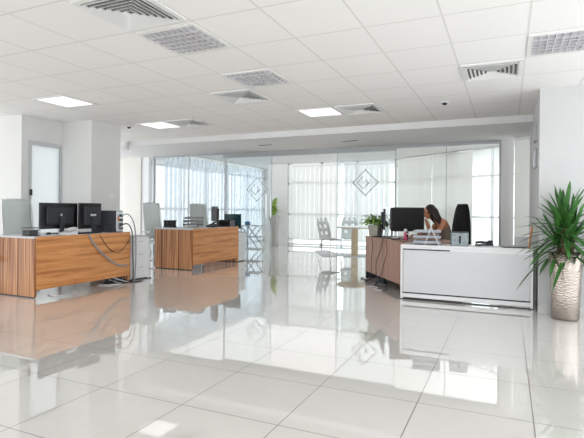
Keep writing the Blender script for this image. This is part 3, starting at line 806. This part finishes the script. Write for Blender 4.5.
# frame: +x forward (image left), +y the person's left = towards the camera, z up
HC = Vector((.335, .0, 1.185))   # head centre
def head(b):
    n0 = len(b.bm.verts)
    bmesh.ops.create_uvsphere(b.bm, u_segments=28, v_segments=20, radius=1)
    b.bm.verts.ensure_lookup_table()
    tilt = Matrix.Rotation(R(4), 4, 'Y')
    for v in b.bm.verts[n0:]:
        x, y, z = v.co
        r = Vector((x*.098, y*.076, z*.118))
        if x > 0: r.x *= 1-.10*max(0, z)-.04*max(0, -z)          # flatter face
        if z < 0: r.y *= 1-.32*(-z)**1.3; r.x += .012*(-z)
        if z < -.2 and x < 0: r.x *= 1-.45*(-z-.2)                # nape
        def g(cx, cy, cz, s): return math.exp(-(((y-cy)/s[1])**2+((z-cz)/s[2])**2)) if x > 0 else 0
        r.x += .026*g(1, 0, -.20, (1, .13, .16)) + .010*g(1, 0, .0, (1, .10, .22))   # nose
        r.x -= .010*(g(1, .36, .06, (1, .2, .14))+g(1, -.36, .06, (1, .2, .14)))        # eye sockets
        r.x += .008*g(1, 0, -.50, (1, .28, .07)) + .008*g(1, 0, -.62, (1, .24, .07)) + .012*g(1, 0, -.88, (1, .25, .12))
        v.co = HC+(tilt @ r)
    for f in b.bm.faces:
        c = tilt.inverted() @ (f.calc_center_median()-HC)
        if all(v.index >= n0 or v.index < 0 for v in f.verts) or True:
            if c.x > .075 and abs(c.y) < .026 and -.078 < c.z < -.055 and (c.length < .15): f.material_index = 1
    for s in (-1, 1):
        bmesh.ops.create_uvsphere(b.bm, u_segments=10, v_segments=8, radius=.011, matrix=Matrix.Translation(HC+(tilt @ Vector((.080, s*.029, .010)))))
        b.bm.faces.ensure_lookup_table()
        for f in b.bm.faces[-80:]: f.material_index = 2
        bmesh.ops.create_uvsphere(b.bm, u_segments=10, v_segments=8, radius=.03, matrix=Matrix.Translation(HC+(tilt @ Vector((-.005, s*.074, -.012)))) @ tilt @ Matrix.Diagonal((.6, .3, 1, 1)))
def hand(w, d, palm, spread, curl, side, thumb):
    """palm and five finger chains from the wrist w along direction d; palm normal, spread axis"""
    w, d, nrm, sp = Vector(w), Vector(d).normalized(), Vector(palm).normalized(), Vector(spread).normalized()
    ch = []
    for k, (off, L) in enumerate([(-.030, .066), (-.010, .076), (.010, .071), (.029, .056)]):
        a = w+d*.035+sp*off*.6; b_ = w+d*.085+sp*off
        c1 = b_+(d+sp*off*3)*L*.42+nrm*curl*L*.18; c2 = c1+d*L*.33+nrm*curl*L*.35; c3 = c2+d*L*.2+nrm*curl*L*.45
        ch.append(([a, b_, c1, c2, c3], [.014, .0105, .009, .0085, .007], None))
    tb = w+d*.025-sp*.02*side
    ch.append(([tb, tb-sp*.028*side+d*.022+nrm*.008, tb-sp*.042*side+d*.048+nrm*.016, tb-sp*.046*side+d*.070+nrm*.022], [.015, .012, .0105, .008], None))
    return ch
chains = [
    ([(0, 0, .50), (.02, 0, .62), (.05, 0, .78), (.09, 0, .93), (.13, 0, 1.02), (.20, 0, 1.075), (.27, 0, 1.12)],
     [(.15, .12), (.135, .10), (.125, .10), (.14, .105), (.12, .085), (.055, .055), (.05, .05)], None),
    # left arm (towards the camera): shoulder, elbow on the desk, forearm up to the face
    ([(.12, .155, 1.01), (.20, .205, .90), (.33, .20, .80), (.38, .16, .90), (.420, .105, 1.03), (.428, .088, 1.07)], [.062, .050, .041, .038, .028, .025], 4),
    # right arm resting on the desk
    ([(.12, -.155, 1.01), (.20, -.215, .90), (.30, -.22, .80), (.42, -.16, .795), (.52, -.10, .79)], [.062, .050, .040, .035, .026], 4),
    # legs
    ([(.08, .095, .50), (.25, .11, .53), (.44, .11, .53), (.47, .11, .30), (.46, .11, .09)], [.095, .085, .065, .055, .040], 0),
    ([(.08, -.095, .50), (.25, -.11, .53), (.44, -.11, .53), (.47, -.11, .30), (.46, -.11, .09)], [.095, .085, .065, .055, .040], 0),
]
chains += hand((.428, .088, 1.065), (-.02, -.22, 1), (-.6, -.6, .1), (.8, -.45, 0), .7, 1, 1)
chains += hand((.525, -.095, .785), (.9, .35, -.05), (0, 0, -1), (-.3, 1, 0), .5, 1, 1)
body = skin('body', chains, None, p, 2, head, ['skin', 'lip', 'eye'])
# sleeveless top
skin('top', [([(-.01, 0, .50), (.02, 0, .63), (.05, 0, .78), (.09, 0, .92), (.125, 0, 1.01), (.150, 0, 1.035)],
              [(.165, .13), (.148, .112), (.140, .112), (.152, .116), (.120, .088), (.08, .06)], None)], 'top', p, 2)
skin('trousers', [([(-.01, 0, .49), (.02, 0, .56)], [(.165, .115), (.155, .115)], None),
                  ([(.08, .095, .505), (.25, .11, .535), (.445, .11, .535), (.475, .11, .30), (.465, .11, .12)], [.105, .095, .076, .066, .055], 0),
                  ([(.08, -.095, .505), (.25, -.11, .535), (.445, -.11, .535), (.475, -.11, .30), (.465, -.11, .12)], [.105, .095, .076, .066, .055], 0)], 'trousers', p, 2)
for s in (-1, 1):
    m = MB().prism([(-.10, -.04), (.10, -.045), (.16, -.02), (.165, .015), (.12, .042), (-.10, .04)], 0, .075, Matrix.Translation((.50, s*.11, 0)))
    m.build('shoe', 'dark', p, .02)
# hair: cap plus long locks over the back and shoulder
hch = []
for k in range(22):
    a = -1.9+3.8*k/21                     # around the back of the head, from cheek to cheek
    sx, sy = -math.cos(a*.85), math.sin(a)
    top_ = HC+Vector((.02*sx, .03*sy, .112)); mid = HC+Vector((.100*sx-.012, .088*sy, .045)); low = HC+Vector((.112*sx-.035, .105*sy, -.06))
    e1 = Vector((.215+.06*sx+.02*math.sin(k*2.1), .125*sy, 1.03)); e2 = Vector((.135+.05*sx+.02*math.cos(k*1.7), .14*sy, .965+.02*math.sin(k*3.3))); 
    hch.append(([top_, mid, low, e1, e2], [.022, .031, .034, .030, .014], None))
def cap(b):
    n0 = len(b.bm.verts)
    bmesh.ops.create_uvsphere(b.bm, u_segments=20, v_segments=14, radius=1)
    b.bm.verts.ensure_lookup_table()
    for v in b.bm.verts[n0:]:
        x, y, z = v.co; v.co = HC+(Matrix.Rotation(R(4), 4, 'Y') @ Vector((x*.104-.022, y*.090, z*.118+.018)))
skin('hair', hch, 'hair', p, 1, cap)

# ------------------------------------------------------------------ yucca in the hammered planter
t = thing('potted_yucca', 'tall spiky green yucca in a hammered silver planter by the right wall', 'plant', (.60, 6.20, 0))
MB().lathe([(.128, 0), (.142, .02), (.150, .30), (.165, .55), (.180, .745), (.168, .745), (.158, .68)], 40).build('planter', 'silver', t, smooth=True)
MB().lathe([(.155, .67), (.155, .685)], 30).build('soil', 'soil', t)
st = [((-.02, -.01), 1.02, .028), ((.06, .03), .90, .024), ((-.06, .05), .82, .02)]
for (x, y), h, r in st:
    MB().tube([(x*.6, y*.6, .62), (x, y, .75), (x*1.1, y*1.1, h)], r, 10).build('trunk', 'trunk', t, smooth=True)
for (x, y), h, r in st:
    m = MB()
    n = 54 if h > 1 else 32
    for k in range(n):
        a = k*2.39996+h*9; e = -.55+2.0*((k+.5)/n)**.9; e += random.uniform(-.1, .1)
        e = min(e, 1.45)
        d = Vector((math.cos(a)*math.cos(e), math.sin(a)*math.cos(e), math.sin(e)))
        L = random.uniform(.42, .60) * (1 if h > 1 else .9)
        m.blade((x*1.1, y*1.1, h-.10+.16*k/n), d, L, .028, random.uniform(.14, .42)*(1.15-.8*max(0, math.sin(e))), n=7)
    for v in m.bm.verts:
        if v.co.y > .12: v.co.y = .12+.11*math.tanh((v.co.y-.12)/.11)     # leaves bend along the wall
    m.build('foliage', 'leafd', t)

# ------------------------------------------------------------------ beyond the glass: planter, meeting table, chairs
t = thing('tall_planter', 'tall white vase planter with yellow-green plant by the far column', 'planter', (-7.12, 14.35, 0))
MB().lathe([(.14, 0), (.15, .02), (.125, .35), (.15, .7), (.205, 1.02), (.19, 1.02), (.15, .95)], 4, rz=R(40)).build('vase', 'pot_w', t, .01)
m = MB()
for k in range(60):
    a = k*2.4; e = random.uniform(.35, 1.45)
    m.blade((random.uniform(-.05, .05), random.uniform(-.05, .05), 1.0+random.uniform(0, .45)), (math.cos(a)*math.cos(e), math.sin(a)*math.cos(e), math.sin(e)), random.uniform(.2, .34), .05, .35)
m.tube([(0, 0, .95), (.02, 0, 1.2), (0, .02, 1.5)], .012)
m.build('foliage', 'leafy', t)

t = thing('meeting_table', 'round white meeting table on a square wooden column behind the glass', 'table', (-3.68, 12.17, 0), R(24))
MB().lathe([(.46, .755), (.46, .785)], 40).build('tabletop', 'white', t, .004)
MB().lathe([(.455, .73), (.455, .755)], 40).build('tabletop_edge', 'woodt', t)
MB().b2(-.08, .08, -.08, .08, .012, .73).build('column', 'woodt', t, .003)
MB().b2(-.30, .30, -.25, .25, 0, .014).build('base_plate', 'grey', t)
def make_meet_chair():
    t = thing('meeting_chair', '', 'chair')
    b = MB(); rows = []
    for i in range(13):
        v = i/12
        if v < .5: x, z = .22-.42*(v/.5), .44-.02*math.sin(v/.5*math.pi)
        else:
            q = (v-.5)/.5; x, z = -.20-.16*q, .46+.54*q
        w = .23 if v < .85 else .23-.06*(v-.85)/.15
        rows.append([b.bm.verts.new((x+.03*(u*u)*(1 if v > .5 else 0), u*w, z+(.02*u*u if v < .5 else 0))) for u in (-1, -.6, -.2, .2, .6, 1)])
    for i, (a, c) in enumerate(zip(rows, rows[1:])):
        for j in range(5):
            if i in (7, 9, 11) and j in (1, 3): continue       # open slots of the back shell
            b.bm.faces.new((a[j], a[j+1], c[j+1], c[j]))
    b.build('seat_shell', 'shell', t, smooth=True, thick=.012)
    for s in (-1, 1):
        MB().tube([(.16, s*.2, .43), (.21, s*.22, .2), (.25, s*.23, .012)], .010, 8, 3).build('leg', 'chrome', t)
        MB().tube([(-.14, s*.2, .43), (-.20, s*.22, .2), (-.25, s*.23, .012)], .010, 8, 3).build('leg', 'chrome', t)
    MB().bar((.16, -.2, .425), (.16, .2, .425), .009).bar((-.14, -.2, .425), (-.14, .2, .425), .009).build('seat_frame', 'chrome', t)
    return t
MG = 'white shell chairs around the meeting table'
mc = make_meet_chair(); mc.location = (-4.27, 11.95, 0); mc.rotation_euler = (0, 0, R(-22)); mc['group'] = MG
mc['label'] = 'white slotted shell chair left of the round meeting table'
dup(mc, (-4.05, 12.85, 0), R(-75), 'white shell chair behind the round meeting table', MG)
dup(mc, (-3.12, 12.50, 0), R(205), 'white shell chair right of the meeting table, half hidden by the potted plant', MG)
tag(MB().prism([(-5.2, 13.15), (-4.95, 13.55), (-3.95, 12.15), (-4.28, 11.45)], 0, .008).build('floor_shadow_patch', 'grey'), 'flat grey patch as shadow under the chair left of the meeting table', 'shadow patch')  # thin grey slab stands in for the shadow of the chair base

t = thing('trestle_table', 'grey folding trestle table with diagonal legs behind the left glass door', 'table', (-7.08, 12.8, 0))
MB().b2(-.32, .32, -.22, .22, .70, .73).build('tabletop', 'grey', t, .004)
for y in (-.2, .2):
    m = MB().flat((-.30, y, .70), (.30, y, .02), .05, .02, (0, 1, 0)).flat((.22, y, .70), (-.02, y, .40), .04, .02, (0, 1, 0))
    m.build('diagonal_leg', 'grey', t)
    MB().b2(-.32, -.28, y-.015, y+.015, 0, .70).build('leg', 'frame', t)
MB().b2(-.30, .30, -.2, .2, .36, .39).build('shelf', 'grey', t)
MB().b2(-.32, .34, -.22, .22, 0, .02).build('base', 'grey', t)
t = thing('tape_roll', 'small blue tape roll on top of the grey trestle table', 'tape', (-7.22, 12.72, .73))
MB().lathe([(.07, 0), (.085, .03), (.085, .08), (.06, .115)], 16).build('roll', 'blue', t, .01)
MB().lathe([(.03, .112), (.03, .12)], 12).build('roll_core', 'dark2', t)

# control boxes on the side of the right wall
for z, lb in ((2.25, 'upper brushed metal box high on the side of the right wall'), (1.90, 'lower brushed metal box on the side of the right wall')):
    t = thing('wall_box', lb, 'box', (.34, 7.1, z), 0, 'metal boxes on the side of the right wall')
    MB().b2(-.03, 0, -.16, .16, -.12, .12).build('box_body', 'frame', t, .006)
    MB().b2(-.036, -.03, -.10, .10, -.08, .08).build('box_cover', 'alu', t)
t = thing('light_switch', 'white light switch plate on the left wall above the computer', 'switch', (-6.35, 6.36, 1.42))
MB().b2(0, .008, -.06, .06, -.04, .04).build('switch_plate', 'metalw', t, .002)
MB().b2(.008, .012, -.045, -.01, -.025, .025).b2(.008, .012, .01, .045, -.025, .025).build('rocker', 'white', t)

# ------------------------------------------------------------------ light
W = bpy.data.worlds.new('World'); S.world = W; W.use_nodes = True
bg = W.node_tree.nodes['Background']; bg.inputs[0].default_value = (.92, .965, 1, 1); bg.inputs[1].default_value = 1.6
def area(name, loc, size, power, rot=(0, 0, 0), color=(1, .97, .94)):
    l = bpy.data.lights.new(name, 'AREA'); l.shape = 'RECTANGLE'; l.size, l.size_y = size; l.energy = power; l.color = color
    o = bpy.data.objects.new(name, l); COL.objects.link(o); o.location = loc; o.rotation_euler = rot; return o
area('back_room_fill', (-5.2, 12.9, HB-.03), (7, 5.2), 48, color=(1, .99, .98))  # added fill under the back ceiling, brightens the room behind the glass
area('back_room_fill', (-.4, 11.8, HB-.03), (2.6, 2.8), 12, color=(1, .99, .98))  # second added fill, for the right end of the back room
area('front_room_fill', (-3.0, -1.4, H-.03), (7.5, 3.6), 3, color=(1, .97, .94))  # unseen weak fill added above and behind the camera
# ------------------------------------------------------------------ camera
cam = bpy.data.cameras.new('Camera'); co = bpy.data.objects.new('Camera', cam); COL.objects.link(co)
cam.sensor_width = 36; cam.lens = 478/584*36; cam.shift_y = -9/584; cam.clip_end = 200
yaw = R(24.3); roll = R(.5)
co.location = (0, 0, 1.2)
co.matrix_world = Matrix.Translation((0, 0, 1.2)) @ Matrix.Rotation(yaw, 4, 'Z') @ Matrix.Rotation(R(90), 4, 'X') @ Matrix.Rotation(roll, 4, 'Z')
S.camera = co
S.view_settings.view_transform = 'Standard'; S.view_settings.look = 'None'; S.view_settings.gamma = 1
S.view_settings.use_curve_mapping = False; S.view_settings.exposure = .8
S.cycles.use_denoising = True; S.cycles.max_bounces = 10; S.cycles.diffuse_bounces = 6; S.cycles.transparent_max_bounces = 16
S.cycles.caustics_reflective = False; S.cycles.caustics_refractive = False; S.cycles.sample_clamp_indirect = 6
